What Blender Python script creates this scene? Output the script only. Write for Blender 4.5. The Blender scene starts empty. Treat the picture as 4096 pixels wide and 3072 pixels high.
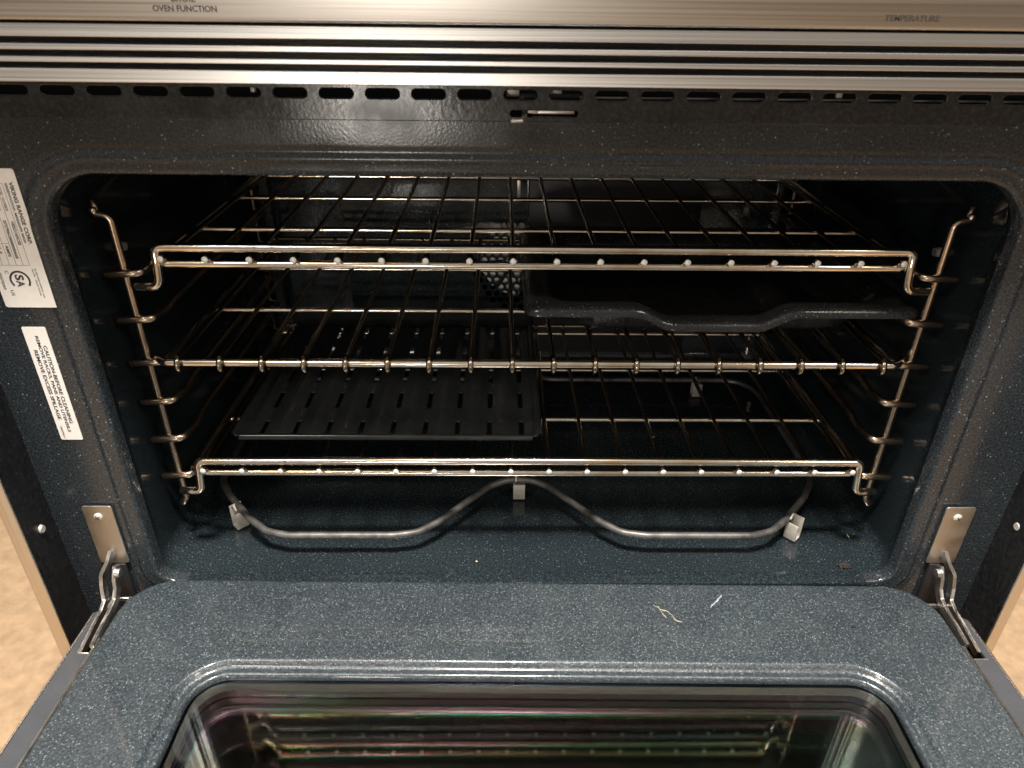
import bpy, bmesh, math, random
from mathutils import Vector, Matrix
random.seed(7)
S = bpy.context.scene
COL = S.collection

# ------------------------------------------------------------------ camera
cd = bpy.data.cameras.new('camera'); cam = bpy.data.objects.new('camera', cd); COL.objects.link(cam)
Rm = Matrix(((0.9999, -0.0042, -0.0150), (-0.0110, 0.4909, -0.8711), (0.0110, 0.8712, 0.4908)))
cam.matrix_world = Matrix.Translation((-0.0277, -0.4085, 0.4076)) @ Rm.normalized().to_4x4()
cd.sensor_width = 36; cd.lens = 24.97; cd.clip_start = 0.02; cd.clip_end = 60
cd.dof.use_dof = True; cd.dof.focus_distance = 0.53; cd.dof.aperture_fstop = 14
S.camera = cam

# ------------------------------------------------------------------ room light
W = bpy.data.worlds.new('World'); S.world = W; W.use_nodes = True
nt = W.node_tree; bg = nt.nodes['Background']
tc = nt.nodes.new('ShaderNodeTexCoord'); sx = nt.nodes.new('ShaderNodeSeparateXYZ')
mr = nt.nodes.new('ShaderNodeMapRange'); mr.inputs[1].default_value = -1; mr.inputs[2].default_value = 1
cr = nt.nodes.new('ShaderNodeValToRGB')
nt.links.new(tc.outputs['Generated'], sx.inputs[0]); nt.links.new(sx.outputs[2], mr.inputs[0])
nt.links.new(mr.outputs[0], cr.inputs[0]); nt.links.new(cr.outputs[0], bg.inputs[0])
e = cr.color_ramp.elements
e[0].position = 0.0; e[0].color = (0.24, 0.225, 0.205, 1)
e[1].position = 1.0; e[1].color = (0.85, 0.79, 0.70, 1)
for p, c in ((0.36, (0.27, 0.25, 0.225, 1)), (0.50, (0.49, 0.46, 0.42, 1)), (0.56, (0.66, 0.615, 0.56, 1)), (0.70, (0.66, 0.62, 0.56, 1))):
    q = e.new(p); q.color = c
bg.inputs[1].default_value = 0.55

def area(name, loc, target, sx_, sy_, power, color):
    l = bpy.data.lights.new(name, 'AREA'); l.shape = 'RECTANGLE'; l.size = sx_; l.size_y = sy_
    l.energy = power; l.color = color
    o = bpy.data.objects.new(name, l); COL.objects.link(o); o.location = loc
    o.rotation_euler = (Vector(target) - Vector(loc)).to_track_quat('-Z', 'Y').to_euler()
    return o
area('ceiling_lamp', (-0.05, -0.42, 1.75), (0, -0.05, 0), 0.26, 0.20, 78.0, (1.0, 0.96, 0.91))
area('ceiling_lamp', (-0.9, -1.3, 1.9), (0, 0, 0.1), 0.35, 0.35, 12.0, (1.0, 0.90, 0.78))
area('ceiling_lamp', (1.3, -1.1, 1.9), (0, 0, 0.1), 0.35, 0.35, 10.0, (1.0, 0.89, 0.76))
area('room_lamp', (-0.375, -1.75, 0.09), (-0.1, 0, 0.33), 0.15, 0.12, 4.2, (1.0, 0.93, 0.84))

S.view_settings.view_transform = 'Standard'; S.view_settings.look = 'None'
S.view_settings.exposure = 0.12; S.view_settings.gamma = 1.0
S.render.engine = 'CYCLES'
S.render.resolution_x = 1024; S.render.resolution_y = 768

# ------------------------------------------------------------------ materials
def newmat(name):
    m = bpy.data.materials.new(name); m.use_nodes = True
    return m, m.node_tree, m.node_tree.nodes['Principled BSDF']
def N(t, k, **kw):
    n = t.nodes.new(k)
    for a, b in kw.items(): setattr(n, a, b)
    return n
def coords(t, scale=(1, 1, 1)):
    c = N(t, 'ShaderNodeTexCoord'); m = N(t, 'ShaderNodeMapping'); m.inputs['Scale'].default_value = scale
    t.links.new(c.outputs['Object'], m.inputs[0]); return m.outputs[0]
def noise(t, v, scale, detail=2.0, rough=0.5):
    n = N(t, 'ShaderNodeTexNoise'); n.inputs['Scale'].default_value = scale
    n.inputs['Detail'].default_value = detail; n.inputs['Roughness'].default_value = rough
    t.links.new(v, n.inputs['Vector']); return n.outputs[0]
def ramp(t, v, stops):
    r = N(t, 'ShaderNodeValToRGB'); el = r.color_ramp.elements
    el[0].position, el[0].color = stops[0][0], stops[0][1] + (1,)
    el[1].position, el[1].color = stops[-1][0], stops[-1][1] + (1,)
    for p, c in stops[1:-1]:
        q = el.new(p); q.color = c + (1,)
    t.links.new(v, r.inputs[0]); return r.outputs[0]
def mix(t, f, a, b, mode='MIX'):
    m = N(t, 'ShaderNodeMix', data_type='RGBA', blend_type=mode)
    for s, v in ((m.inputs[0], f), (m.inputs[6], a), (m.inputs[7], b)):
        if hasattr(v, 'links'): t.links.new(v, s)
        elif isinstance(v, tuple): s.default_value = v + (1,)
        else: s.default_value = v
    return m.outputs[2]
def bump(t, b, v, strength, dist=0.001):
    n = N(t, 'ShaderNodeBump'); n.inputs['Strength'].default_value = strength; n.inputs['Distance'].default_value = dist
    t.links.new(v, n.inputs['Height']); t.links.new(n.outputs[0], b.inputs['Normal'])

def porcelain(name, base, fleck, dense, rough=0.16, bmp=0.25, fs=620, spec=0.5, coat=0.0):
    """speckled enamel: dark blue base, pigment flecks of two sizes, faint orange peel"""
    m, t, b = newmat(name)
    v = coords(t, (1, 1, 1))
    vo = N(t, 'ShaderNodeTexVoronoi'); vo.inputs['Scale'].default_value = fs; t.links.new(v, vo.inputs['Vector'])
    sep = N(t, 'ShaderNodeSeparateColor'); t.links.new(vo.outputs['Color'], sep.inputs[0])
    pick = ramp(t, sep.outputs[0], [(1 - dense, (0, 0, 0)), (min(1.0, 1 - dense + 0.02), (1, 1, 1))])
    near = ramp(t, vo.outputs['Distance'], [(0.22, (1, 1, 1)), (0.42, (0, 0, 0))])
    f1 = mix(t, 1.0, pick, near, 'MULTIPLY')
    br = mix(t, sep.outputs[1], (0.25, 0.25, 0.25), (1, 1, 1))
    f1 = mix(t, 1.0, f1, br, 'MULTIPLY')
    n1 = noise(t, v, fs * 0.9, 3.0, 0.65)
    mott = ramp(t, n1, [(0.34, tuple(c * 0.5 for c in base)), (0.52, base), (0.68, tuple(c * 2.0 for c in base))])
    n2 = noise(t, v, 9.0, 3.0)
    big = ramp(t, n2, [(0.35, (0.86, 0.86, 0.88)), (0.7, (1.1, 1.1, 1.08))])
    c0 = mix(t, 1.0, mott, big, 'MULTIPLY')
    c1 = mix(t, f1, c0, fleck)
    t.links.new(c1, b.inputs['Base Color'])
    n3 = noise(t, v, 28.0, 4.0)
    mrn = N(t, 'ShaderNodeMapRange'); mrn.inputs[1].default_value = 0.3; mrn.inputs[2].default_value = 0.7
    mrn.inputs[3].default_value = rough * 0.65; mrn.inputs[4].default_value = rough * 1.5
    t.links.new(n3, mrn.inputs[0]); t.links.new(mrn.outputs[0], b.inputs['Roughness'])
    b.inputs['Specular IOR Level'].default_value = spec
    b.inputs['Coat Weight'].default_value = coat; b.inputs['Coat Roughness'].default_value = 0.07
    bump(t, b, noise(t, v, fs * 0.8, 2.0), bmp, 0.0006)
    return m
M = {}
M['enamel_frame'] = porcelain('enamel_frame', (0.024, 0.0285, 0.032), (0.30, 0.33, 0.34), 0.06, 0.20, 0.10, 760)
M['enamel_upper'] = porcelain('enamel_upper', (0.018, 0.019, 0.020), (0.10, 0.10, 0.10), 0.004, 0.20, 0.11, 420)
M['enamel_inside_shaded'] = porcelain('enamel_inside_shaded', (0.0150, 0.0205, 0.0235), (0.11, 0.135, 0.145), 0.12, 0.11, 0.06, 720)  # same enamel as the door, darkened; the cavity's shade is in its colour
M['enamel_door'] = porcelain('enamel_door', (0.034, 0.042, 0.047), (0.185, 0.21, 0.225), 0.33, 0.38, 0.60, 700, 0.5, 0.55)

def brushed(name, col, rough, scale=(2, 900, 900), metallic=1.0):
    m, t, b = newmat(name)
    v = coords(t, scale); n = noise(t, v, 1.0, 3.0, 0.6)
    t.links.new(ramp(t, n, [(0.3, tuple(c * 0.88 for c in col)), (0.7, tuple(min(1, c * 1.1) for c in col))]), b.inputs['Base Color'])
    mrn = N(t, 'ShaderNodeMapRange'); mrn.inputs[1].default_value = 0.3; mrn.inputs[2].default_value = 0.7
    mrn.inputs[3].default_value = rough * 0.75; mrn.inputs[4].default_value = rough * 1.3
    t.links.new(n, mrn.inputs[0]); t.links.new(mrn.outputs[0], b.inputs['Roughness'])
    b.inputs['Metallic'].default_value = metallic
    b.inputs['Anisotropic'].default_value = 0.5
    bump(t, b, n, 0.06, 0.0003)
    return m
M['steel'] = brushed('brushed_steel', (0.48, 0.465, 0.44), 0.32)
M['steel_trim'] = brushed('brushed_steel_trim', (0.68, 0.66, 0.63), 0.30)
M['steel_side'] = brushed('brushed_steel_side', (0.70, 0.64, 0.56), 0.42, (900, 900, 3))
M['plate'] = brushed('zinc_plate', (0.56, 0.53, 0.49), 0.36, (60, 60, 60))
M['hinge'] = brushed('hinge_steel', (0.55, 0.51, 0.46), 0.36, (120, 120, 120))

def rodmat(name, c1, c2, rough, ns=25):
    m, t, b = newmat(name)
    v = coords(t); n = noise(t, v, ns, 4.0, 0.6)
    c = ramp(t, n, [(0.35, c1), (0.68, c2)])
    n2 = noise(t, v, 240, 2.0)
    c = mix(t, ramp(t, n2, [(0.74, (0, 0, 0)), (0.80, (1, 1, 1))]), c, tuple(x * 0.35 for x in c2))
    t.links.new(c, b.inputs['Base Color'])
    b.inputs['Metallic'].default_value = 1.0
    mrn = N(t, 'ShaderNodeMapRange'); mrn.inputs[3].default_value = rough * 0.6; mrn.inputs[4].default_value = rough * 1.5
    t.links.new(n, mrn.inputs[0]); t.links.new(mrn.outputs[0], b.inputs['Roughness'])
    bump(t, b, noise(t, v, 500, 2.0), 0.02, 0.0003)
    return m
M['chrome'] = rodmat('nickel_rack_wire', (0.86, 0.80, 0.70), (0.60, 0.45, 0.30), 0.14)
M['rod'] = rodmat('nickel_wire_darkened', (0.46, 0.39, 0.30), (0.26, 0.20, 0.14), 0.17)  # same wire darkened: mirroring of the dark oven is put into the colour
M['ladder'] = rodmat('tarnished_wire', (0.62, 0.48, 0.34), (0.38, 0.29, 0.24), 0.24, 22)
M['element'] = rodmat('element_sheath', (0.17, 0.162, 0.152), (0.05, 0.046, 0.042), 0.46, 70)
M['element'].node_tree.nodes['Principled BSDF'].inputs['Metallic'].default_value = 0.55

def plain(name, col, rough, metallic=0.0, var=0.12, ns=60, bmp=0.0, spec=0.5):
    m, t, b = newmat(name)
    v = coords(t); n = noise(t, v, ns, 4.0, 0.6)
    t.links.new(ramp(t, n, [(0.3, tuple(c * (1 - var) for c in col)), (0.7, tuple(min(1, c * (1 + var)) for c in col))]), b.inputs['Base Color'])
    b.inputs['Roughness'].default_value = rough; b.inputs['Metallic'].default_value = metallic
    b.inputs['Specular IOR Level'].default_value = spec
    if bmp: bump(t, b, n, bmp)
    return m
M['black_side'] = porcelain('black_side', (0.012, 0.012, 0.013), (0.16, 0.14, 0.12), 0.012, 0.30, 0.2, 300)
M['dark'] = plain('dark_gap', (0.012, 0.011, 0.012), 0.5)
M['gap'] = plain('black_recess', (0.035, 0.032, 0.034), 0.32, 0.0, 0.1)
M['sticker'] = plain('white_sticker', (0.74, 0.70, 0.65), 0.38, 0, 0.03, 200)
M['ink'] = plain('black_ink', (0.03, 0.03, 0.04), 0.5)
M['faint_ink'] = plain('faint_ink', (0.16, 0.14, 0.13), 0.5)
M['panel_ink'] = plain('panel_ink', (0.045, 0.038, 0.032), 0.85, spec=0.1)
M['ceramic'] = plain('pale_bracket', (0.52, 0.48, 0.42), 0.45, 0.3, 0.15, 300)
M['pan'] = porcelain('pan_enamel', (0.018, 0.019, 0.020), (0.34, 0.34, 0.33), 0.05, 0.22, 0.2, 800)
M['grid'] = plain('grid_enamel', (0.026, 0.029, 0.030), 0.19, 0, 0.25, 30)
M['surround'] = plain('dull_steel', (0.11, 0.105, 0.095), 0.5, 0.3, 0.15, 20)
M['end_glint'] = plain('wire_end_glint', (0.88, 0.84, 0.78), 0.45, 0.35, 0.25, 900)  # reflection of the bright room, put into a pale end colour
M['fan'] = plain('pale_fan_blade', (0.85, 0.84, 0.80), 0.5, 0.2, 0.2, 90)
M['carpet'] = plain('tan_floor', (0.50, 0.34, 0.205), 0.85, 0, 0.18, 45, 0.5, 0.2)
M['crumb'] = plain('burnt_crumb', (0.015, 0.010, 0.008), 0.8, 0, 0.4, 900, 0.6)
M['pale_crumb'] = plain('pale_crumb', (0.62, 0.50, 0.36), 0.8, 0, 0.3, 900)
M['scratch'] = plain('pale_scratch', (0.33, 0.29, 0.21), 0.6, 0, 0.3, 500)
M['scratch_white'] = plain('white_scratch', (0.30, 0.33, 0.35), 0.5, 0, 0.3, 700)
M['copper'] = plain('copper_speck', (0.75, 0.36, 0.20), 0.3, 0.8)
# tinted coated glass: multi-pane oven window with thin-film colour
def glassmat(name, rough, film, tint, fior):
    m, t, b = newmat(name)
    v = coords(t)
    b.inputs['Base Color'].default_value = tint + (1,)
    b.inputs['Roughness'].default_value = rough
    b.inputs['Transmission Weight'].default_value = 1.0
    b.inputs['IOR'].default_value = 1.62
    n = noise(t, coords(t, (1.0, 5, 5)), 3.0, 1.0)
    mrn = N(t, 'ShaderNodeMapRange'); mrn.inputs[3].default_value = film * 0.55; mrn.inputs[4].default_value = film * 1.5
    t.links.new(n, mrn.inputs[0]); t.links.new(mrn.outputs[0], b.inputs['Thin Film Thickness'])
    b.inputs['Thin Film IOR'].default_value = fior
    return m
M['glass_outer'] = glassmat('window_glass', 0.012, 150, (0.86, 0.87, 0.84), 1.5)
M['glass_middle'] = glassmat('coated_glass', 0.028, 540, (0.80, 0.80, 0.77), 2.3)
def innerglass():
    m, t, b = newmat('window_inner_glass')
    n = noise(t, coords(t), 50, 3.0)
    t.links.new(ramp(t, n, [(0.3, (0.012, 0.012, 0.011)), (0.7, (0.020, 0.019, 0.017))]), b.inputs['Base Color'])
    b.inputs['Roughness'].default_value = 0.03; b.inputs['IOR'].default_value = 1.6
    n2 = noise(t, coords(t, (1.0, 14, 14)), 2.0, 2.0)
    mrn = N(t, 'ShaderNodeMapRange'); mrn.inputs[3].default_value = 260; mrn.inputs[4].default_value = 760
    t.links.new(n2, mrn.inputs[0]); t.links.new(mrn.outputs[0], b.inputs['Thin Film Thickness'])
    b.inputs['Thin Film IOR'].default_value = 2.1
    return m
M['glass_inner'] = innerglass()

# ------------------------------------------------------------------ builders
def smooth(me, ang=38):
    for p in me.polygons: p.use_smooth = True
    try: me.set_sharp_from_angle(angle=math.radians(ang))
    except Exception: pass
def link(name, me, mat, parent=None, label=None, sm=38):
    o = bpy.data.objects.new(name, me); COL.objects.link(o)
    me.materials.clear(); me.materials.append(M[mat])
    if sm: smooth(me, sm)
    if parent is not None:
        o.parent = parent
        w = Vector((0, 0, 0)); p = parent
        while p is not None: w += Vector(p.location); p = p.parent
        o.location = (0, 0, 0)
        me.transform(Matrix.Translation(-w))
    if label: o['label'] = label
    return o
def thing(name, label, cat, loc=(0, 0, 0), group=None):
    o = bpy.data.objects.new(name, None); COL.objects.link(o); o.location = loc; o.empty_display_size = 0.05
    o['label'] = label; o['category'] = cat
    if group: o['group'] = group
    return o
def mesh(name, bm):
    bmesh.ops.recalc_face_normals(bm, faces=bm.faces)
    me = bpy.data.meshes.new(name); bm.to_mesh(me); bm.free(); return me
def box(bm, x0, x1, y0, y1, z0, z1, bev=0.0, seg=2):
    r = bmesh.ops.create_cube(bm, size=1.0)
    for v in r['verts']:
        v.co = Vector(((x0 + x1) / 2 + v.co.x * (x1 - x0), (y0 + y1) / 2 + v.co.y * (y1 - y0), (z0 + z1) / 2 + v.co.z * (z1 - z0)))
    if bev:
        ed = list({e for v in r['verts'] for e in v.link_edges})
        bmesh.ops.bevel(bm, geom=ed, offset=bev, segments=seg, affect='EDGES', profile=0.5)
def boxo(name, b, mat, parent, bev=0.0, label=None, seg=2):
    bm = bmesh.new(); box(bm, *b, bev, seg); return link(name, mesh(name, bm), mat, parent, label)
def fillet(pts, rad, n=6, closed=False):
    pts = [Vector(p) for p in pts]; out = []
    L = len(pts)
    for i, p in enumerate(pts):
        if not closed and i in (0, L - 1): out.append(p); continue
        a, b = pts[i - 1], pts[(i + 1) % L]
        r = rad[i] if isinstance(rad, (list, tuple)) else rad
        u = (a - p); w = (b - p)
        if u.length < 1e-6 or w.length < 1e-6: continue
        ang = u.angle(w)
        if abs(ang - math.pi) < 0.03 or r <= 0: out.append(p); continue
        t = min(r / math.tan(ang / 2), u.length * 0.49, w.length * 0.49)
        s, e2 = p + u.normalized() * t, p + w.normalized() * t
        for k in range(n + 1):
            q = k / n
            out.append(s * (1 - q) ** 2 + p * 2 * q * (1 - q) + e2 * q * q)
    return out
def tube(bm, pts, r, seg=12, closed=False, cap=True, radii=None):
    P = [Vector(p) for p in pts]; n = len(P); rings = []
    prev = None
    for i in range(n):
        if closed: d = P[(i + 1) % n] - P[i - 1]
        else: d = P[min(i + 1, n - 1)] - P[max(i - 1, 0)]
        d.normalize()
        if prev is None:
            up = Vector((0, 0, 1)) if abs(d.z) < 0.9 else Vector((1, 0, 0))
            a = d.cross(up).normalized()
        else:
            a = (prev - d * prev.dot(d)).normalized()
        prev = a; b = d.cross(a).normalized()
        rr = radii[i] if radii else r
        rings.append([bm.verts.new(P[i] + a * math.cos(2 * math.pi * k / seg) * rr + b * math.sin(2 * math.pi * k / seg) * rr) for k in range(seg)])
    m = n if closed else n - 1
    for i in range(m):
        A, B = rings[i], rings[(i + 1) % n]
        for k in range(seg):
            bm.faces.new((A[k], A[(k + 1) % seg], B[(k + 1) % seg], B[k]))
    if cap and not closed:
        for R_, s in ((rings[0], -1), (rings[-1], 1)):
            c = [v.co.copy() for v in R_]; ctr = sum(c, Vector()) / seg
            inner = [bm.verts.new(ctr + (q - ctr) * 0.72 + (P[0] - P[1] if s < 0 else P[-1] - P[-2]).normalized() * r * 0.28) for q in c]
            for k in range(seg): bm.faces.new((R_[k], R_[(k + 1) % seg], inner[(k + 1) % seg], inner[k]))
            bm.faces.new(inner)
def tubeo(name, pts, r, mat, parent, seg=12, closed=False, label=None, radii=None):
    bm = bmesh.new(); tube(bm, pts, r, seg, closed, True, radii)
    return link(name, mesh(name, bm), mat, parent, label, 60)
def rrect(x0, x1, a0, a1, r, n=8, rb=None):
    """rounded rectangle in a plane, CCW from the lower right corner; always 4*(n+1) points"""
    r = max(r, 1e-5); out = []
    q = r if rb is None else rb
    for cx_, cy_, st, rr_ in ((x1 - q, a0 + q, -90, q), (x1 - r, a1 - r, 0, r), (x0 + r, a1 - r, 90, r), (x0 + q, a0 + q, 180, q)):
        for k in range(n + 1):
            t = math.radians(st + 90 * k / n); out.append((cx_ + rr_ * math.cos(t), cy_ + rr_ * math.sin(t)))
    return out
def densify(ring, per):
    out = []
    L = len(ring)
    for i in range(L):
        a, b = ring[i], ring[(i + 1) % L]
        d = math.hypot(a[0] - b[0], a[1] - b[1])
        k = per if d > 0.02 else 1
        for j in range(k): out.append((a[0] + (b[0] - a[0]) * j / k, a[1] + (b[1] - a[1]) * j / k))
    return out
def loft(bm, rings, close_first=False, close_last=False):
    V = [[bm.verts.new(p) for p in r] for r in rings]
    n = len(V[0])
    for A, B in zip(V, V[1:]):
        for k in range(n): bm.faces.new((A[k], A[(k + 1) % n], B[(k + 1) % n], B[k]))
    if close_first: bm.faces.new(V[0])
    if close_last: bm.faces.new(V[-1])
def curve_plate(name, loops, thick, bev=0.0):
    """filled 2-D outline with holes, extruded; returned in its own xy plane, centred on z=0"""
    cu = bpy.data.curves.new(name, 'CURVE'); cu.dimensions = '2D'; cu.fill_mode = 'BOTH'
    cu.extrude = thick / 2 - bev; cu.bevel_depth = bev; cu.bevel_resolution = 2
    for lp in loops:
        s = cu.splines.new('POLY'); s.points.add(len(lp) - 1); s.use_cyclic_u = True
        for p, q in zip(s.points, lp): p.co = (q[0], q[1], 0, 1)
    o = bpy.data.objects.new(name, cu); COL.objects.link(o)
    dg = bpy.context.evaluated_depsgraph_get(); dg.update()
    me = bpy.data.meshes.new_from_object(o.evaluated_get(dg)); bpy.data.objects.remove(o)
    return me
def text_mesh(s, length, height, thick=0.0001, bold=0.0):
    cu = bpy.data.curves.new('lettering', 'FONT'); cu.body = s; cu.size = 1.0; cu.extrude = 0.01; cu.offset = bold
    cu.resolution_u = 3
    o = bpy.data.objects.new('lettering', cu); COL.objects.link(o)
    dg = bpy.context.evaluated_depsgraph_get(); dg.update()
    me = bpy.data.meshes.new_from_object(o.evaluated_get(dg)); bpy.data.objects.remove(o)
    xs = [v.co.x for v in me.vertices]; ys = [v.co.y for v in me.vertices]
    w = max(xs) - min(xs); h = max(ys) - min(ys)
    me.transform(Matrix.Diagonal((length / w, height / h, thick / 0.02, 1)) @ Matrix.Translation((-min(xs), -min(ys), 0)))
    return me
DOWN = Matrix(((0, 1, 0, 0), (0, 0, -1, 0), (-1, 0, 0, 0), (0, 0, 0, 1)))    # reads downwards on the front face
FACE = Matrix(((1, 0, 0, 0), (0, 0, -1, 0), (0, 1, 0, 0), (0, 0, 0, 1)))     # upright on the front face
def join_meshes(name, mes):
    bm = bmesh.new()
    for me in mes: bm.from_mesh(me)
    out = bpy.data.meshes.new(name); bm.to_mesh(out); bm.free(); return out

# ------------------------------------------------------------------ room floor
bm = bmesh.new()
bmesh.ops.create_grid(bm, x_segments=2, y_segments=2, size=6.0)
me = mesh('room_floor', bm); me.transform(Matrix.Translation((0, -1, -0.55)))
fl = link('floor', me, 'carpet'); fl['kind'] = 'structure'; fl['label'] = 'tan floor seen past both sides of the open door'

# ------------------------------------------------------------------ the oven
oven = thing('wall_oven', 'stainless steel oven with its door open and dark blue speckled enamel inside', 'oven', (0, 0, 0))
OX0, OX1, OZ0, OZ1, OR = -0.2915, 0.2805, 0.0, 0.3112, 0.034      # cavity opening

# front frame: rolled lip and pressed bead around the opening
prof = [(0.0, 0.010), (0.0001, 0.0022), (0.0006, 0.0008), (0.0018, 0.0001), (0.0040, 0.0), (0.0068, 0.0), (0.0080, -0.0002), (0.0092, -0.0005),
        (0.0106, -0.0005), (0.0116, -0.0002), (0.0128, 0.0002), (0.0142, 0.0004), (0.0156, 0.0001), (0.018, 0.0), (0.0285, 0.0)]
rings = []
for off, y in prof:
    zb = OZ0 - off
    rings.append([(p[0], y, p[1]) for p in rrect(OX0 - off, OX1 + off, zb, OZ1 + off, OR + off * 0.9, 14, 0.013 + off * 0.9)])
last = rrect(-0.3555, 0.3465, -0.10, 0.3420, 0.0004, 14)
rings.append([(p[0], 0.0, p[1]) for p in last])
bm = bmesh.new(); loft(bm, rings)
link('front_frame', mesh('front_frame', bm), 'enamel_frame', oven, sm=50)

# upper plain strip with the vent slots and the latch slot
def stadium(cx_, cz_, w, h, n=8):
    return rrect(cx_ - w / 2, cx_ + w / 2, cz_ - h / 2, cz_ + h / 2, h / 2 - 1e-4, n)
slots = [(-0.3385 + 0.02465 * k) for k in range(-0, 28)]
slots = [x for x in slots if -0.352 < x - 0.01 and x + 0.01 < 0.344]
loops = [[(-0.3555, 0.3424), (0.3465, 0.3424), (0.3465, 0.3640), (-0.3555, 0.3640)]]
for x in slots: loops.append(list(reversed(stadium(x, 0.3556, 0.0190, 0.0060))))
loops.append(list(reversed(stadium(-0.0050, 0.3462, 0.038, 0.0042))))
me = curve_plate('vent_strip', loops, 0.0024, 0.0005)
me.transform(Matrix.Translation((0, 0.0008, 0)) @ FACE)
link('vent_strip', me, 'enamel_upper', oven)
boxo('vent_duct', (-0.352, 0.343, 0.030, 0.034, 0.336, 0.372), 'dark', oven)
boxo('duct_floor', (-0.352, 0.343, 0.003, 0.030, 0.334, 0.3365), 'dark', oven)
# bits seen behind the slots
for x0, x1, y, z0, z1 in ((-0.0335, -0.0285, 0.010, 0.3550, 0.3600), (-0.0255, -0.0185, 0.010, 0.3535, 0.3600), (-0.0025, 0.0050, 0.012, 0.3548, 0.3590),
                          (-0.1650, -0.1625, 0.008, 0.3545, 0.3572), (0.1565, 0.1595, 0.008, 0.3545, 0.3580)):
    boxo('duct_screw', (x0, x1, y, y + 0.003, z0, z1), 'ceramic', oven, 0.0005)
boxo('duct_rail', (0.015, 0.330, 0.010, 0.011, 0.3528, 0.3537), 'plate', oven)
# latch
bm = bmesh.new(); box(bm, -0.0115, 0.0120, 0.004, 0.007, 0.3452, 0.3476, 0.0004)
lt = link('door_latch', mesh('latch', bm), 'hinge', oven)
tubeo('latch_pin', [(-0.0230, -0.009, 0.3440), (-0.0175, -0.009, 0.3441), (-0.0160, -0.004, 0.3450), (-0.0155, 0.006, 0.3462)], 0.0015, 'plate', lt, 10)
boxo('latch_tab', (-0.0140, -0.0085, 0.001, 0.003, 0.3462, 0.3482), 'ceramic', lt, 0.0003)

# stainless trim slats and control panel
TR = ((0.3641, 0.3700), (0.3729, 0.3752), (0.3782, 0.3808), (0.3838, 0.3895))
for z0, z1 in TR:
    bm = bmesh.new(); box(bm, -0.358, 0.349, -0.037, -0.012, z0, z1, 0.0004, 2)
    link('trim_slat', mesh('slat', bm), 'steel_trim', oven, None, 20)
boxo('trim_recess', (-0.356, 0.347, -0.0145, -0.0020, 0.3643, 0.3930), 'gap', oven)
bm = bmesh.new(); box(bm, -0.358, 0.349, -0.040, -0.010, 0.3908, 0.53, 0.0012, 3)
cp = link('control_panel', mesh('control_panel', bm), 'steel', oven)
for s, x0, x1, z0, z1 in (('OVEN FUNCTION', -0.1876, -0.1585, 0.39485, 0.39745), ('BROIL', -0.1785, -0.1675, 0.3988, 0.4014), ('TEMPERATURE', 0.1495, 0.1752, 0.3944, 0.3970), ('BAKE', 0.164, 0.172, 0.4002, 0.4028)):
    if s == 'BAKE': continue
    me = text_mesh(s, x1 - x0, z1 - z0, 0.0001, 0.02); me.transform(Matrix.Translation((x0, -0.0401, z0)) @ FACE)
    link('lettering', me, 'panel_ink', cp, sm=0)

# sides: black return walls and stainless edge strips, reaching down behind the door
for s, xi, xo in ((-1, -0.3470, -0.3565), (1, 0.3395, 0.3475)):
    x_in = -0.3555 if s < 0 else 0.3465
    bm = bmesh.new()
    v = [bm.verts.new(p) for p in ((x_in, 0.002, -0.30), (xi, -0.0400, -0.30), (xi, -0.0400, 0.3640), (x_in, 0.002, 0.3640),
                                   (x_in + s * 0.002, 0.002, -0.30), (xi + s * 0.004, -0.0385, -0.30), (xi + s * 0.004, -0.0385, 0.3640), (x_in + s * 0.002, 0.002, 0.3640))]
    for f in ((0, 1, 2, 3), (4, 7, 6, 5), (0, 3, 7, 4), (1, 5, 6, 2), (3, 2, 6, 7), (0, 4, 5, 1)): bm.faces.new([v[i] for i in f])
    link('side_return', mesh('side_return', bm), 'black_side', oven, sm=0)
    bm = bmesh.new(); box(bm, min(xi, xo), max(xi, xo), -0.0412, -0.0395, -0.30, 0.3636, 0.0005); box(bm, min(xo, xo - s * 0.0012), max(xo, xo - s * 0.0012), -0.0392, 0.40, -0.30, 0.3636)
    link('side_panel', mesh('side_panel', bm), 'steel_side', oven)
boxo('lower_front', (-0.3560, 0.3470, 0.0010, 0.0030, -0.30, -0.1002), 'black_side', oven)
# loose outer screws on the black returns
for x, z, y in ((-0.3505, 0.070, -0.0200), (0.3435, 0.072, -0.0185)):
    sg = -1 if x < 0 else 1
    bm = bmesh.new(); bmesh.ops.create_cone(bm, cap_ends=True, segments=20, radius1=0.0034, radius2=0.0026, depth=0.0024)
    me = mesh('screw', bm); me.transform(Matrix.Translation((x, y, z)) @ Matrix.Rotation(math.radians(90 * -sg), 4, 'Y'))
    link('side_screw', me, 'ceramic', oven)

# cavity
rings = []
def cav(y, gx, gz0, gz1, r): return [(p[0], y, p[1]) for p in rrect(OX0 - gx, OX1 + gx, OZ0 - gz0, OZ1 + gz1, r, 14, 0.013)]
rings = [cav(0.010, 0, 0, 0, OR), cav(0.014, 0.0015, 0.0, 0.002, OR), cav(0.018, 0.004, 0.0, 0.004, OR), cav(0.024, 0.005, 0.0, 0.005, OR),
         cav(0.355, 0.005, 0.0, 0.005, OR), cav(0.366, 0.001, -0.004, 0.001, OR), cav(0.370, -0.010, -0.014, -0.010, OR)]
bm = bmesh.new(); loft(bm, rings, False, True)
cavo = link('cavity_liner', mesh('cavity', bm), 'enamel_inside_shaded', oven, sm=50)
bm = bmesh.new(); box(bm, OX0 + 0.02, OX1 - 0.02, -0.0030, 0.0100, -0.006, 0.0010, 0.0004)
link('cavity_sill', mesh('cavity_sill', bm), 'enamel_inside_shaded', cavo)
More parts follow.
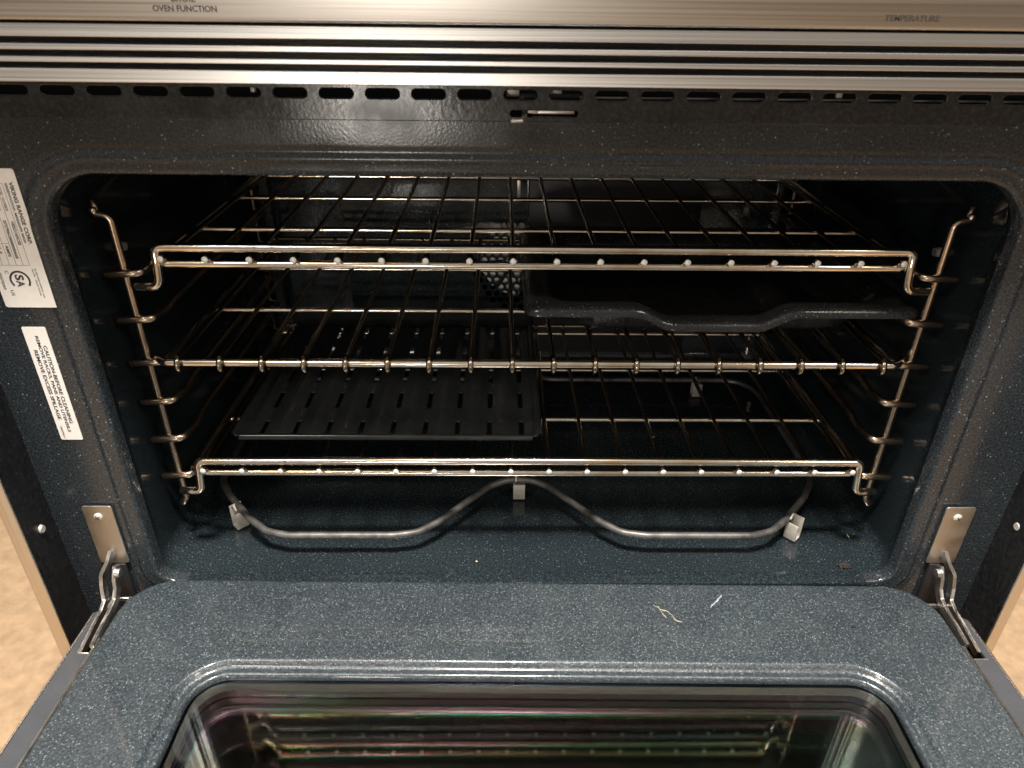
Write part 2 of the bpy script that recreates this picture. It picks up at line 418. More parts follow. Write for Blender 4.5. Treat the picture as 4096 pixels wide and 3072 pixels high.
# fan baffle on the back wall
hx, hz = -0.0065, 0.1345
holes = []
pitch = 0.0090
for j in range(-7, 8):
    for i in range(-7, 8):
        x = hx + (i + (0.5 if j % 2 else 0)) * pitch; z = hz + j * pitch * 0.866
        if math.hypot((x - hx), (z - hz)) < 0.0505 and x < -0.0055: holes.append((x, z))
lo = [[(-0.196, 0.030), (-0.0015, 0.030), (-0.0015, 0.296), (-0.196, 0.296)]]
for x, z in holes:
    lo.append([(x + 0.0036 * math.cos(-2 * math.pi * k / 16), z + 0.0036 * math.sin(-2 * math.pi * k / 16)) for k in range(16)])
me = curve_plate('baffle', lo, 0.0016, 0.0003)
me.transform(Matrix.Translation((0, 0.3400, 0)) @ FACE)
baf = link('fan_baffle', me, 'enamel_inside_shaded', cavo)
boxo('baffle_edge', (-0.0012, 0.0006, 0.3394, 0.3695, 0.030, 0.296), 'enamel_inside_shaded', baf, 0.0003)
boxo('rear_dark_sheet', (0.0010, 0.1850, 0.3410, 0.3425, 0.030, 0.296), 'dark', baf, 0.0003)  # added dark sheet hiding the fan, for the dark the back wall mirrors
boxo('baffle_clip', (-0.0120, -0.0085, 0.3372, 0.3388, 0.212, 0.236), 'hinge', baf, 0.0004)
bm = bmesh.new()
for k in range(9):
    a = 2 * math.pi * k / 9 + 0.2
    r0, r1 = 0.006, 0.047
    pts = [(r0, -0.5), (r1, -0.28), (r1, 0.28), (r0, 0.5)]
    vs = [bm.verts.new((hx + r * math.cos(a + t), 0.3440 + (0.002 if t > 0 else -0.001), hz + 0.010 + r * math.sin(a + t))) for r, t in pts]
    vb = [bm.verts.new(v.co + Vector((0, 0.0012, 0))) for v in vs]
    bm.faces.new(vs); bm.faces.new(list(reversed(vb)))
    for q in range(4): bm.faces.new((vs[q], vb[q], vb[(q + 1) % 4], vs[(q + 1) % 4]))
link('fan_wheel', mesh('fan', bm), 'fan', cavo, sm=0)

# ladders (rack supports): front upright, rear upright, six rungs each
RZ = (0.2355, 0.2018, 0.1684, 0.1360, 0.1028, 0.0685)
for s in (-1, 1):
    cxx = -0.0055
    X = lambda d: cxx + s * d
    par = oven
    up = tubeo('rack_ladder', fillet([(X(0.2855), 0.047, 0.2795), (X(0.2850), 0.0475, 0.2760), (X(0.2760), 0.048, 0.2740), (X(0.2752), 0.048, 0.045), (X(0.2790), 0.047, 0.0395)], 0.008, 6), 0.0027, 'ladder', par, 12)
    tubeo('ladder_hook', [(X(0.2838), 0.048, 0.2750), (X(0.2850), 0.049, 0.2840)], 0.0022, 'ladder', up, 10)
    tubeo('rear_upright', fillet([(X(0.2855), 0.315, 0.2790), (X(0.2760), 0.315, 0.2740), (X(0.2752), 0.315, 0.0395)], 0.008, 5), 0.0024, 'ladder', up, 10)
    bm = bmesh.new(); bmesh.ops.create_cone(bm, cap_ends=True, segments=16, radius1=0.0035, radius2=0.0028, depth=0.004)
    me = mesh('stud', bm); me.transform(Matrix.Translation((X(0.2875), 0.075, 0.2445)) @ Matrix.Rotation(math.radians(-90 * s), 4, 'Y'))
    link('ladder_screw', me, 'ceramic', up)
    for z in RZ:
        yf = 0.0445
        tubeo('rung', fillet([(X(0.2870), yf, z), (X(0.2655), yf + 0.0015, z + 0.0004), (X(0.2620), 0.062, z + 0.0008), (X(0.2655), 0.085, z), (X(0.2655), 0.300, z), (X(0.2640), 0.309, z), (X(0.2850), 0.3185, z)],
                             [0, 0.006, 0.012, 0.02, 0.01, 0.004, 0], 5), 0.0029, 'ladder', up, 12)

# heating element
EZ = 0.0205
half = [(0.0, 0.1045), (0.012, 0.1025), (0.026, 0.094), (0.047, 0.070), (0.068, 0.0455), (0.083, 0.0335), (0.102, 0.0300), (0.187, 0.0298), (0.205, 0.0350), (0.2225, 0.0500), (0.2480, 0.0790), (0.2620, 0.1000), (0.2650, 0.118),
        (0.2660, 0.140), (0.2650, 0.255), (0.262, 0.272), (0.250, 0.285), (0.232, 0.2895), (0.040, 0.2900), (0.029, 0.294), (0.0265, 0.304), (0.0265, 0.358)]
ctr = -0.0120
pts = [(ctr - x, y, EZ) for x, y in reversed(half[1:])] + [(ctr + x, y, EZ) for x, y in half]
pts = fillet(pts, 0.02, 3)
el = tubeo('heating_element', pts, 0.0029, 'element', oven, 14)
for x, y, a in ((-0.2475, 0.0640, 45), (-0.0113, 0.1030, 0), (0.2165, 0.0500, -48), (0.1935, 0.2875, 0), (0.0145, 0.3500, 0), (-0.2175, 0.2875, 0)):
    bm = bmesh.new()
    box(bm, -0.0052, 0.0052, -0.0016, -0.0004, 0.0018, EZ - 0.0030, 0.0002)
    box(bm, -0.0052, 0.0052, 0.0062, 0.0074, 0.0018, EZ + 0.0022, 0.0002)
    box(bm, -0.0052, 0.0052, -0.0006, 0.0066, 0.0018, 0.0030, 0.0002)
    tube(bm, [(-0.0030, -0.0012, EZ + 0.001), (-0.0030, 0.0020, EZ + 0.0046), (-0.0030, 0.0066, EZ + 0.0010)], 0.0009, 6)
    me = mesh('bracket', bm); me.transform(Matrix.Translation((x, y - 0.002, 0)) @ Matrix.Rotation(math.radians(a), 4, 'Z'))
    link('element_bracket', me, 'ceramic', el)

# stickers
st = curve_plate('sticker', [rrect(-0.3330, -0.3013, 0.2305, 0.3146, 0.0016, 5)], 0.0003); st.transform(Matrix.Translation((0, -0.00035, 0)) @ FACE)
stk = link('rating_sticker', st, 'sticker', oven, 'white rating sticker with printed table and round certification mark', 0)
def down_text(s, xb, z0, z1, h, mat='ink', par=None, bold=0.0):
    me = text_mesh(s, z0 - z1, h, 0.0001, bold); me.transform(Matrix.Translation((xb, -0.00056, z0)) @ DOWN); return me
tx = [down_text('VIKING RANGE CORP.', -0.3063, 0.3072, 0.2708, 0.0023, bold=0.03),
      down_text('GREENWOOD, MISSISSIPPI 38930', -0.3090, 0.3066, 0.2716, 0.00165, bold=0.02),
      down_text('MODEL NUMBER', -0.3131, 0.3060, 0.2905, 0.0015),
      down_text('VESO165CSS', -0.3125, 0.2846, 0.2703, 0.0018, bold=0.025),
      down_text('SERIAL NUMBER', -0.3172, 0.3062, 0.2905, 0.0015),
      down_text('072706C0000000668', -0.3168, 0.2850, 0.2620, 0.0018, bold=0.025),
      down_text('AMPS', -0.3207, 0.2700, 0.2630, 0.0018, bold=0.025),
      down_text('VOLTS', -0.3212, 0.3055, 0.2985, 0.0015), down_text('HZ', -0.3212, 0.2860, 0.2835, 0.0015),
      down_text('240/208', -0.3252, 0.3055, 0.2960, 0.0017), down_text('60', -0.3252, 0.2860, 0.2835, 0.0017), down_text('15.4', -0.3252, 0.2700, 0.2650, 0.0017),
      down_text('US', -0.3268, 0.2418, 0.2382, 0.0020),
      down_text('C', -0.3262, 0.2543, 0.2523, 0.0020),
      down_text('PE070060', -0.3303, 0.2530, 0.2423, 0.0016),
      down_text('UL 858 AND APPROX 1440', -0.3079, 0.2558, 0.2372, 0.00085), down_text('ROTISS. - SOLID FOODS', -0.3096, 0.2554, 0.2385, 0.00085)]
link('lettering', join_meshes('lettering', tx), 'ink', stk, sm=0)
bm = bmesh.new()
def line(x0, x1, z0, z1): box(bm, x0, x1, -0.00062, -0.00050, z0, z1)
for x in (-0.3100, -0.3138, -0.3178, -0.3218, -0.3260, -0.3300): line(x - 0.00008, x + 0.00008, 0.2578, 0.3065)
for x0, x1, z in ((-0.3300, -0.3100, 0.2578), (-0.3300, -0.3100, 0.3065), (-0.3300, -0.3178, 0.2712), (-0.3300, -0.3218, 0.2880)): line(x0, x1, z - 0.00008, z + 0.00008)
link('table_lines', mesh('table', bm), 'faint_ink', stk, sm=0)
# round certification mark: open ring with two letters inside, turned with the text
outer, inner = [], []
for k in range(41):
    a = math.radians(52 + 256 * k / 40)
    outer.append((0.0062 * math.cos(a), 0.0062 * math.sin(a))); inner.append((0.0050 * math.cos(a), 0.0050 * math.sin(a)))
me1 = curve_plate('mark_ring', [outer + list(reversed(inner))], 0.0001)
me2 = text_mesh('S', 0.0036, 0.0052, 0.0001, 0.03); me2.transform(Matrix.Translation((-0.0036, -0.0026, 0)))
me3 = text_mesh('A', 0.0040, 0.0046, 0.0001, 0.03); me3.transform(Matrix.Translation((0.0002, -0.0026, 0)))
mk = join_meshes('mark', [me1, me2, me3]); mk.transform(Matrix.Translation((-0.3187, -0.00056, 0.2482)) @ DOWN)
link('certification_mark', mk, 'ink', stk, sm=0)

st = curve_plate('sticker', [rrect(-0.3284, -0.3136, 0.1326, 0.2172, 0.0010, 5)], 0.0003); st.transform(Matrix.Translation((0, -0.00035, 0)) @ FACE)
stk2 = link('caution_sticker', st, 'sticker', oven, 'narrow white caution sticker about racks and spillage', 0)
tx = [down_text('CAUTION-BEFORE CLEANING', -0.3189, 0.2042, 0.1460, 0.0024, bold=0.02),
      down_text('REMOVE RACKS, PANS AND UTENSILS', -0.3222, 0.2110, 0.1390, 0.0024, bold=0.02),
      down_text('REMOVE EXCESS SPILLAGE', -0.3257, 0.2010, 0.1490, 0.0024, bold=0.02),
      down_text('PE070411', -0.3262, 0.1432, 0.1340, 0.0012)]
link('lettering', join_meshes('lettering', tx), 'ink', stk2, sm=0)

# hinge plates and arms
def screw(parent, x, z, y, r=0.0033):
    bm = bmesh.new()
    bmesh.ops.create_uvsphere(bm, u_segments=20, v_segments=10, radius=r)
    for v in list(bm.verts):
        if v.co.z < 0: v.co.z = 0
        v.co.z *= 0.55
    bmesh.ops.remove_doubles(bm, verts=bm.verts, dist=1e-6)
    me = mesh('screw', bm); me.transform(Matrix.Translation((x, y, z)) @ Matrix.Rotation(math.radians(90), 4, 'X'))
    o = link('screw', me, 'ceramic', parent)
    bm = bmesh.new()
    box(bm, -r * .62, r * .62, -0.0003, 0.0003, r * .50, r * .58); box(bm, -0.0003, 0.0003, -r * .62, r * .62, r * .505, r * .585)
    me = mesh('cross', bm); me.transform(Matrix.Translation((x, y, z)) @ Matrix.Rotation(math.radians(90), 4, 'X') @ Matrix.Rotation(math.radians(35), 4, 'Z'))
    me2 = me; link('screw_cross', me2, 'dark', parent)
for s, x0, x1 in ((-1, -0.3300, -0.3090), (1, 0.3000, 0.3215)):
    xm = (x0 + x1) / 2
    out = rrect(x0, x1, 0.0225, 0.0762, 0.0018, 5)
    notch = [(xm - 0.0010, 0.0325), (xm + 0.0030, 0.0325), (xm + 0.0030, 0.0235), (xm - 0.0010, 0.0235)]
    me = curve_plate('plate', [out], 0.0014, 0.0003); me.transform(Matrix.Translation((0, -0.0022, 0)) @ FACE)
    pl = link('hinge_plate', me, 'plate', oven)
    screw(pl, xm - 0.0005, 0.0670, -0.0030)
    boxo('pocket', (xm - 0.0075, xm + 0.0075, -0.0040, -0.0015, -0.030, 0.0215), 'dark', oven, 0.0003)
    o_ = s
    # outer and inner flat hinge arms, from the plate down into the door pocket
    A = [(xm - s * 0.0005, -0.0030, 0.0340), (xm + s * 0.0005, -0.0080, 0.0290), (xm + s * 0.0052, -0.0130, 0.0200), (xm + s * 0.0058, -0.0160, 0.0100), (xm + s * 0.0035, -0.0215, 0.0020), (xm + s * 0.0030, -0.0300, -0.0010), (xm + s * 0.0018, -0.0660, -0.0050)]
    B = [(xm - s * 0.0050, -0.0100, 0.0262), (xm - s * 0.0048, -0.0150, 0.0180), (xm - s * 0.0052, -0.0175, 0.0110), (xm - s * 0.0050, -0.0230, 0.0040), (xm - s * 0.0052, -0.0350, 0.0015), (xm - s * 0.0072, -0.0640, 0.0006)]
    for nm, Pth, w in (('hinge_arm', A, 0.0013), ('hinge_arm', B, 0.0013)):
        bm = bmesh.new(); Pf = fillet(Pth, 0.006, 4)
        rr = []
        for i, p in enumerate(Pf):
            d = (Pf[min(i + 1, len(Pf) - 1)] - Pf[max(i - 1, 0)]).normalized()
            a = Vector((1, 0, 0)); a = (a - d * a.dot(d)).normalized(); b = d.cross(a)
            hh = 0.0030
            rr.append([p + a * w + b * hh, p - a * w + b * hh, p - a * w - b * hh, p + a * w - b * hh])
        loft(bm, rr, True, True)
        ha = link(nm, mesh('arm', bm), 'hinge', oven, sm=30)
        if Pth is B:
            bm = bmesh.new(); bmesh.ops.create_cone(bm, cap_ends=True, segments=18, radius1=0.0036, radius2=0.0030, depth=0.0038)
            me = mesh('rivet', bm); me.transform(Matrix.Translation((xm - s * 0.0076, -0.0145, 0.0230)) @ Matrix.Rotation(math.radians(-90 * s), 4, 'Y'))
            link('rivet', me, 'plate', ha)

# ------------------------------------------------------------------ open door (part of the oven, hinged flat)
door_me = []
TH = -0.012
def rot_door(me): me.transform(Matrix.Rotation(TH, 4, 'Z')); return me
# outer door frame with two hinge pockets
fx0, fx1 = -0.3290, 0.3215
lpL = [(-0.3215, -0.0190), (-0.3098, -0.0190), (-0.3098, -0.0700), (-0.3215, -0.0700)]
lpR = [(0.2970, -0.0190), (0.3155, -0.0190), (0.3155, -0.0690), (0.2970, -0.0690)]
outl = [(fx0 + 0.0045, -0.0180), (fx0, -0.0330), (fx0, -0.56), (fx1, -0.56), (fx1, -0.0330), (fx1 - 0.0045, -0.0180)]
outl = [(-0.3240, -0.0175), (-0.3243, -0.0300), (fx0, -0.0345), (fx0, -0.56), (fx1, -0.56), (fx1, -0.0345), (0.3168, -0.0300), (0.3165, -0.0175)]
win = list(reversed(rrect(-0.238, 0.238, -0.48, -0.082, 0.03, 6)))
hl = [list(reversed(q)) if False else q for q in (lpL, lpR)]
me = curve_plate('door_frame', [outl, lpL, lpR, win], 0.0030, 0.0006)
me.transform(Matrix.Translation((0, 0, -0.0035)))
M['door_edge'] = plain('door_edge_enamel', (0.070, 0.072, 0.078), 0.26, 0.25, 0.12, 25)
door = link('door', rot_door(me), 'door_edge', oven, 'oven door lying open, inner side up')
# body sides and outer skin
bm = bmesh.new()
box(bm, fx0 + 0.0006, fx0 + 0.0026, -0.558, -0.036, -0.045, -0.0055); box(bm, fx1 - 0.0026, fx1 - 0.0006, -0.558, -0.036, -0.045, -0.0055)
box(bm, fx0 + 0.003, fx1 - 0.003, -0.558, -0.034, -0.0460, -0.0430)
link('door_body', rot_door(mesh('door_body', bm)), 'black_side', door, sm=0)
bm = bmesh.new(); box(bm, fx0 - 0.0022, fx1 + 0.0022, -0.56, -0.033, -0.0520, -0.0462, 0.0008)
link('door_skin', rot_door(mesh('door_skin', bm)), 'steel_side', door)
# bright edge beads of the frame and pockets
for xx in (fx0 + 0.0010, fx1 - 0.0010):
    tubeo('edge_bead', [Matrix.Rotation(TH, 3, 'Z') @ Vector(p) for p in ((xx, -0.034, -0.0019), (xx, -0.30, -0.0019), (xx, -0.56, -0.0019))], 0.0008, 'steel_side', door, 8)
for xx in (-0.3108, 0.3024):
    tubeo('edge_bead', [Matrix.Rotation(TH, 3, 'Z') @ Vector(p) for p in ((xx, -0.060, -0.0002), (xx, -0.30, -0.0002), (xx, -0.54, -0.0002))], 0.0015, 'plate', door, 10)
for lp in (lpL, lpR):
    R3 = Matrix.Rotation(TH, 3, 'Z')
    tubeo('pocket_rim', [R3 @ Vector((p[0], p[1], -0.0020)) for p in fillet([(q[0], q[1], 0) for q in (lp[1], lp[0], lp[3], lp[2])], 0.001, 3)], 0.0007, 'hinge', door, 8)
# liner: flat enamelled pan with pressed groove around the window
LX0, LX1, LY1, LY0 = -0.3092, 0.3008, -0.0035, -0.545
WX0, WX1, WY0, WY1, WR = -0.2300, 0.2315, -0.470, -0.0892, 0.024   # window opening edge
def dr(x0, x1, y0, y1, r, z, n=12): return [(p[0], p[1], z) for p in rrect(x0, x1, y0, y1, r, n)]
rings = [dr(LX0 - 0.0012, LX1 + 0.0012, LY0, LY1 + 0.0008, 0.034, -0.0018), dr(LX0, LX1, LY0, LY1, 0.034, 0.0012), dr(LX0 + 0.0010, LX1 - 0.0010, LY0 + 0.001, LY1 - 0.0010, 0.033, 0.0024), dr(LX0 + 0.0030, LX1 - 0.0030, LY0 + 0.003, LY1 - 0.003, 0.031, 0.0029)]
for off, z in ((0.0135, 0.0029), (0.0118, 0.0030), (0.0106, 0.0025), (0.0092, 0.0004), (0.0075, -0.0010), (0.0055, -0.0012), (0.0042, -0.0002), (0.0030, 0.0008), (0.0016, 0.0008), (0.0006, -0.0002), (0.0, -0.0020), (0.0002, -0.0042)):
    rings.append(dr(WX0 - off, WX1 + off, WY0 - off, WY1 + off, WR + off * 0.9, z))
bm = bmesh.new(); loft(bm, rings)
link('door_liner', rot_door(mesh('door_liner', bm)), 'enamel_door', door, sm=50)
# window: outer pane, cavity walls, coated inner pane
bm = bmesh.new(); loft(bm, [dr(WX0 - 0.004, WX1 + 0.004, WY0 - 0.004, WY1 + 0.004, 0.024, -0.0072), dr(WX0 - 0.004, WX1 + 0.004, WY0 - 0.004, WY1 + 0.004, 0.024, -0.0043)], True, True)
wp = link('window_pane', rot_door(mesh('window_pane', bm)), 'glass_outer', door, sm=30)
bm = bmesh.new(); loft(bm, [dr(WX0 - 0.010, WX1 + 0.010, WY0 - 0.01, WY1 + 0.010, 0.02, -0.0425), dr(WX0 - 0.010, WX1 + 0.010, WY0 - 0.01, WY1 + 0.010, 0.02, -0.0400)], True, True)
link('inner_pane', rot_door(mesh('inner_pane', bm)), 'glass_inner', door, sm=30)
bm = bmesh.new(); loft(bm, [dr(WX0 - 0.006, WX1 + 0.006, WY0 - 0.006, WY1 + 0.006, 0.022, -0.0224), dr(WX0 - 0.006, WX1 + 0.006, WY0 - 0.006, WY1 + 0.006, 0.022, -0.0200)], True, True)
link('middle_pane', rot_door(mesh('middle_pane', bm)), 'glass_middle', door, sm=30)
bm = bmesh.new(); loft(bm, [dr(WX0 + 0.001, WX1 - 0.001, WY0 + 0.001, WY1 - 0.001, 0.02, -0.0075), dr(WX0 + 0.003, WX1 - 0.003, WY0 + 0.003, WY1 - 0.003, 0.02, -0.0125)])
link('window_collar', rot_door(mesh('window_collar', bm)), 'surround', door, sm=50)
bm = bmesh.new(); loft(bm, [dr(WX0 + 0.002, WX1 - 0.002, WY0 + 0.002, WY1 - 0.002, 0.02, -0.0128), dr(WX0 + 0.002, WX1 - 0.002, WY0 + 0.002, WY1 - 0.002, 0.02, -0.0196)])
link('window_spacer', rot_door(mesh('window_spacer', bm)), 'gap', door, sm=50)
bm = bmesh.new(); loft(bm, [dr(WX0 + 0.002, WX1 - 0.002, WY0 + 0.002, WY1 - 0.002, 0.02, -0.0226), dr(WX0 + 0.003, WX1 - 0.003, WY0 + 0.003, WY1 - 0.003, 0.02, -0.0398)])
link('window_spacer', rot_door(mesh('window_spacer', bm)), 'surround', door, sm=50)
# scratches on the liner
def ribbon(pts, w, z, mat):
    bm = bmesh.new(); P = [Vector((p[0], p[1], z)) for p in pts]; rows = []
    for i, p in enumerate(P):
        d = (P[min(i + 1, len(P) - 1)] - P[max(i - 1, 0)]).normalized(); a = Vector((-d.y, d.x, 0))
        ww = w * (0.35 + 0.65 * random.random()) * (0.3 if i in (0, len(P) - 1) else 1)
        rows.append([p - a * ww, p + Vector((0, 0, 0.0003)), p + a * ww, p - Vector((0, 0, 0.0002))])
    loft(bm, rows, True, True)
    link('scratch', mesh('scratch', bm), mat, door, sm=0)
def jitter(a, b, n, j):
    return [(a[0] + (b[0] - a[0]) * t / n + random.uniform(-j, j), a[1] + (b[1] - a[1]) * t / n + random.uniform(-j, j)) for t in range(n + 1)]
ribbon([(0.0868, -0.0270), (0.0890, -0.0290), (0.0903, -0.0287), (0.0912, -0.0320), (0.0925, -0.0352)], 0.00072, 0.0030, 'scratch')
ribbon([(0.0921, -0.0350), (0.0932, -0.0372), (0.0944, -0.0398)], 0.00128, 0.0030, 'scratch')
ribbon([(0.0905, -0.0312), (0.0935, -0.0320), (0.0962, -0.0330), (0.0980, -0.0358), (0.0993, -0.0375)], 0.00080, 0.0030, 'scratch')
ribbon([(0.0990, -0.0365), (0.1000, -0.0405), (0.1018, -0.0425), (0.1050, -0.0432)], 0.00096, 0.0030, 'scratch')
ribbon(jitter((0.1290, -0.0300), (0.1415, -0.0170), 9, 0.0004), 0.00080, 0.0030, 'scratch_white')

# ------------------------------------------------------------------ racks
PITCH = 0.02925; XC = -0.0055
def make_rack(label, y0, zb, style, rung_z):
    """zb: height of the lower front bar; rods lie on top of the cross bars"""
    rk = thing('oven_rack', label, 'oven rack', (XC, y0, zb), 'chrome wire oven racks')
    rod0 = None
    half = 0.2610
    rr = 0.00215
    zrod = zb + (0.0043 if style == 'handle' else 0.0042)
    back = y0 + 0.252
    # perimeter frame
    if style == 'handle':
        fr = fillet([(XC - half, back, zb), (XC - half, y0 + 0.004, zb), (XC - half + 0.012, y0, zb), (XC + half - 0.012, y0, zb), (XC + half, y0 + 0.004, zb), (XC + half, back, zb)], 0.006, 4, True)
        tubeo('frame', fr, 0.0028, 'chrome', rk, 14, True)
        zt = zb + 0.0124; w = 0.2532; zh = zb - 0.0150
        hb = fillet([(XC - w - 0.0165, y0 - 0.0035, zh), (XC - w - 0.0005, y0 - 0.0045, zh + 0.0), (XC - w + 0.0010, y0 - 0.0042, zb + 0.002), (XC - w + 0.001, y0 - 0.0030, zt), (XC, y0 - 0.0020, zt),
                     (XC + w - 0.001, y0 - 0.0030, zt), (XC + w - 0.0010, y0 - 0.0042, zb + 0.002), (XC + w + 0.0005, y0 - 0.0045, zh), (XC + w + 0.0165, y0 - 0.0035, zh)], [0, 0.0075, 0.02, 0.0085, 0, 0.0085, 0.02, 0.0075, 0], 8)
        hb = [Vector((p.x + (0.0022 if p.x > 0 else 0), p.y, p.z)) for p in hb]
        tubeo('handle_bar', hb, 0.0031, 'chrome', rk, 16)
    else:
        zf = zb
        tubeo('front_bar', fillet([(XC - 0.2690, y0 + 0.010, zf), (XC - 0.2600, y0, zf), (XC, y0, zf), (XC + 0.2600, y0, zf), (XC + 0.2690, y0 + 0.010, zf)], 0.008, 5), 0.0030, 'chrome', rk, 16)
        fr = fillet([(XC - half, y0 + 0.003, zb - 0.0006), (XC - half, back, zb - 0.0006), (XC + half, back, zb - 0.0006), (XC + half, y0 + 0.003, zb - 0.0006)], 0.01, 4)
        tubeo('frame', fr, 0.0026, 'chrome', rk, 14)
    # rods
    x0 = XC - 8.5 * PITCH
    for k in range(18):
        x = x0 + k * PITCH
        if style == 'handle':
            pts_ = [(x, y0 - 0.0060, zrod + 0.0006), (x, y0 + 0.010, zrod + 0.0004), (x, y0 + 0.03, zrod), (x, back - 0.010, zrod), (x, back - 0.002, zrod + 0.001), (x, back, zrod + 0.006)]
            pts_ = [pts_[0], pts_[1], pts_[2]] + pts_[3:]
            rad = [rr * 1.06] * 2 + [rr * 0.82] * 4
        else:
            # wraps over and down the front bar
            pts_ = [(x, y0 - 0.0020, zf - 0.0062), (x, y0 - 0.0052, zf - 0.0022), (x, y0 - 0.0050, zf + 0.0018), (x, y0 - 0.0018, zf + 0.0048), (x, y0 + 0.004, zf + 0.0040), (x, y0 + 0.02, zrod - 0.0006), (x, back - 0.010, zrod - 0.0006), (x, back - 0.002, zrod), (x, back, zrod + 0.005)]
            rad = [rr * 0.55, rr * 0.95] + [rr * 1.0] * 3 + [rr * 0.86] * 4
        if rod0 is None:
            bm = bmesh.new(); tube(bm, pts_, rr, 12, False, True, rad)
            rm = mesh('rod', bm)
            rod0 = link('rod', rm, 'rod', rk, None, 60)
            rm.materials.append(M['end_glint'])
            for p in rm.polygons:       # wire end painted pale for the bright room it mirrors
                if len(p.vertices) == 12 and p.normal.y < -0.5: p.material_index = 1
                elif style == 'handle' and p.center.y + rk.location.y < y0 - 0.0062: p.material_index = 1
        else:
            c = rod0.copy(); COL.objects.link(c); c.parent = rk; c.location = (rod0.location[0] + k * PITCH, 0, 0)
    # cross bars under the rods with ends bent down to the side rails
    for yb, ex in (((y0 + 0.0765, 0.2560), (y0 + 0.1675, 0.2560)) if style == 'handle' else ((y0 + 0.0925, 0.2560), (y0 + 0.1885, 0.2560))):
        zc = zrod - 0.0038
        tubeo('cross_bar', fillet([(XC - half - 0.001, yb - 0.022, zb - 0.0005), (XC - ex, yb, zc), (XC, yb, zc), (XC + ex, yb, zc), (XC + half + 0.001, yb - 0.022, zb - 0.0005)], 0.006, 4), 0.0021, 'chrome', rk, 12)
    # rear stop rail
    tubeo('rear_rail', fillet([(XC - half + 0.002, back, zb), (XC - half + 0.006, back + 0.001, zb + 0.0085), (XC, back + 0.001, zb + 0.0085), (XC + half - 0.006, back + 0.001, zb + 0.0085), (XC + half - 0.002, back, zb)], 0.005, 4), 0.0021, 'rod', rk, 10)
    return rk
make_rack('topmost of the three wire racks, empty, with a raised handle bar in front', 0.0505, 0.2410, 'handle', RZ[0])
make_rack('middle wire rack, its front bar ringed by bent rod ends, carrying the dark roasting pan', 0.0375, 0.1727, 'wrap', RZ[2])
make_rack('lowest of the three wire racks, carrying the slotted broiler grid above the heating element', 0.0375, 0.0775, 'handle', RZ[5])

# ------------------------------------------------------------------ roasting pan on the middle rack, right side
PX0, PX1, PY0, PY1 = -0.0110, 0.2700, 0.0490, 0.2450
pan = thing('roasting_pan', 'dark enamel roasting pan with dipped front rim, on the right of the middle rack', 'pan', ((PX0 + PX1) / 2, 0.16, 0.180))
def dip(x, y):
    c = 0.1245
    if y > 0.11: return 0.0
    u = (abs(x - c) - 0.030) / 0.028
    u = min(1, max(0, u)); f = 1 - u * u * (3 - 2 * u)
    return -0.0108 * f
def pring(o, z, r, front=0.0, use=1.0):
    pts_ = densify(rrect(PX0 + o, PX1 - o, PY0 + o, PY1 - o, r, 8), 44)
    out = []
    for x, y in pts_:
        d = dip(x, y) * use if y < PY0 + o + 0.02 else 0
        out.append((x, y, z + d))
    return out
zr = 0.2100
rings = [pring(0.0010, zr - 0.0056, 0.010), pring(-0.0004, zr - 0.0054, 0.010), pring(0.0000, zr - 0.0030, 0.010), pring(0.0015, zr - 0.0006, 0.011), pring(0.0045, zr + 0.0004, 0.012), pring(0.0120, zr + 0.0000, 0.014), pring(0.0165, zr - 0.0010, 0.018), pring(0.0190, zr - 0.0035, 0.022),
         pring(0.0230, zr - 0.0105, 0.026, 0, 0.35), pring(0.0270, 0.1860, 0.030, 0, 0.0), pring(0.0320, 0.1818, 0.032, 0, 0), pring(0.0400, 0.1802, 0.034, 0, 0)]
bm = bmesh.new(); loft(bm, rings, False, True)
pm = mesh('pan_body', bm)
pb = link('pan_body', pm, 'pan', pan, sm=60)
so = pb.modifiers.new('thickness', 'SOLIDIFY'); so.thickness = 0.0011; so.offset = 0.0

# ------------------------------------------------------------------ slotted broiler grid on the bottom rack, left
gx0, gx1, gy0, gy1 = -0.2440, 0.0052, 0.0630, 0.2960
grid = thing('broiler_grid', 'black ribbed broiler grid with rows of slots, on the left of the bottom rack', 'broiler grid', ((gx0 + gx1) / 2, 0.18, 0.083))
GN = 0.0262; sxs = [-0.0112 - GN * k for k in range(9)]; sys_ = [0.0812 + 0.0455 * j for j in range(5)]
nx, ny = 190, 118
xs = [gx0 + (gx1 - gx0) * i / nx for i in range(nx + 1)]; ys = [gy0 + (gy1 - gy0) * j / ny for j in range(ny + 1)]
rc = 0.012
def gz(x, y):
    e = min(x - gx0, gx1 - x, y - gy0, gy1 - y)
    ph = math.cos((x - sxs[0]) / GN * 2 * math.pi)
    t = min(1, max(0, (e - 0.007) / 0.006))
    z = 0.0895 + (-0.0012 * ph) * t
    # shallow rim step and back lip turned up
    rim = 0.0030 * (1 - min(1, max(0, (e - 0.0035) / 0.0040)))
    if e < 0.0016: rim -= 0.0022 * (1 - e / 0.0016)
    if gy1 - y < 0.014: rim += 0.008 * (1 - (gy1 - y) / 0.014)
    return z + rim
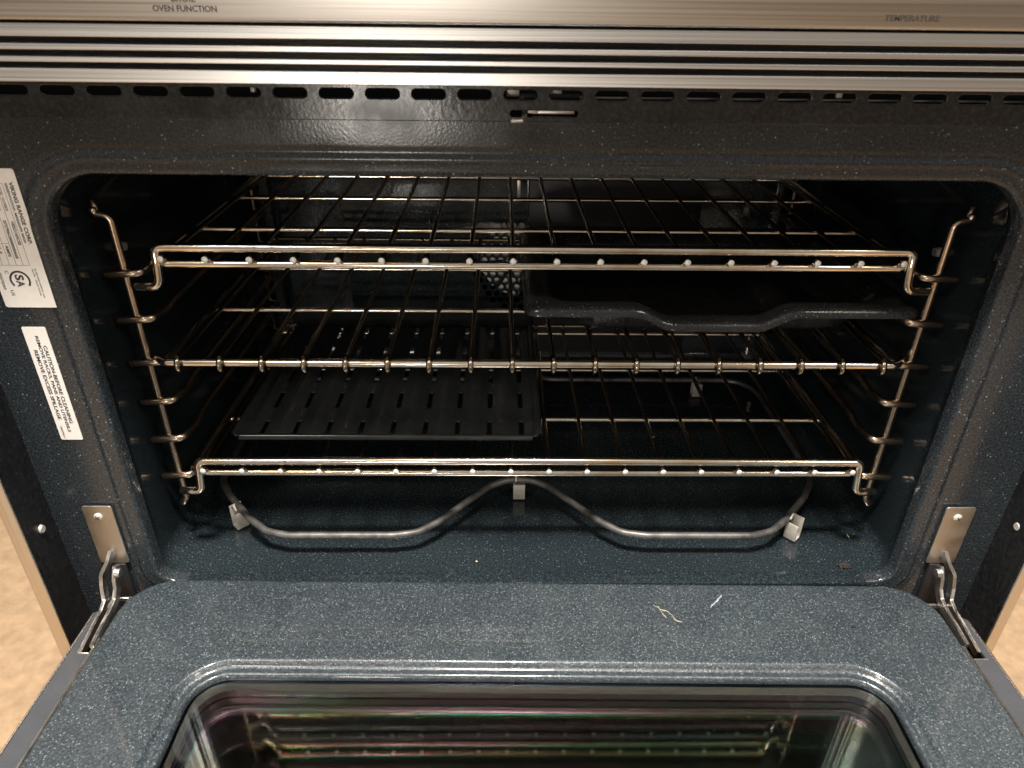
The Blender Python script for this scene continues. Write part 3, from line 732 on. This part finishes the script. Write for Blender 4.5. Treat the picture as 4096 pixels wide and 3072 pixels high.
def inside(x, y):
    for sx_, sy_, X_, Y_ in ((1, 1, gx0 + rc, gy0 + rc), (-1, 1, gx1 - rc, gy0 + rc), (1, -1, gx0 + rc, gy1 - rc), (-1, -1, gx1 - rc, gy1 - rc)):
        if (X_ - x) * sx_ > 0 and (Y_ - y) * sy_ > 0 and math.hypot(x - X_, y - Y_) > rc: return False
    return True
bm = bmesh.new()
V = [[bm.verts.new((x, y, gz(x, y))) for x in xs] for y in ys]
for j in range(ny):
    for i in range(nx):
        cx_, cy_ = (xs[i] + xs[i + 1]) / 2, (ys[j] + ys[j + 1]) / 2
        if not inside(cx_, cy_): continue
        k = round((sxs[0] - cx_) / GN)
        if 0 <= k <= 8 and abs(cx_ - sxs[k]) < 0.0020 and any(abs(cy_ - q) < 0.0124 for q in sys_): continue
        bm.faces.new((V[j][i], V[j][i + 1], V[j + 1][i + 1], V[j + 1][i]))
for v in [v for v in bm.verts if not v.link_faces]: bm.verts.remove(v)
gb = link('grid_plate', mesh('grid_plate', bm), 'grid', grid, sm=50)
so = gb.modifiers.new('thickness', 'SOLIDIFY'); so.thickness = 0.0009; so.offset = -1.0

# ------------------------------------------------------------------ crumbs
def crumb(name, label, cat, loc, r, mat, sc=(1, 1, 1), group=None):
    bm = bmesh.new(); bmesh.ops.create_icosphere(bm, subdivisions=3, radius=r)
    for v in bm.verts:
        v.co = Vector((v.co.x * sc[0], v.co.y * sc[1], v.co.z * sc[2])) * random.uniform(0.72, 1.2)
    me = mesh(name, bm); me.transform(Matrix.Translation(loc))
    o = link(name, me, mat); o['label'] = label; o['category'] = cat
    if group: o['group'] = group
crumb('crumb', 'burnt black crumb on the oven floor near the right hinge', 'crumb', (0.2500, 0.0160, 0.0018), 0.0032, 'crumb', (1.5, 0.9, 0.5), 'food crumbs')
crumb('crumb', 'tiny pale crumb on the oven floor below the middle of the heating element', 'crumb', (-0.0470, 0.0200, 0.0021), 0.0007, 'pale_crumb', (1, 1, 0.6), 'food crumbs')
crumb('crumb', 'pale splinter on the oven floor right of the element bracket', 'crumb', (0.2671, 0.0505, 0.0024), 0.0009, 'pale_crumb', (0.6, 2.4, 0.5), 'food crumbs')
crumb('crumb', 'small black crumb on the door enamel right of the pale scratches', 'crumb', (0.2290, -0.0480, 0.0036), 0.0012, 'crumb', (1.3, 0.9, 0.5), 'food crumbs')
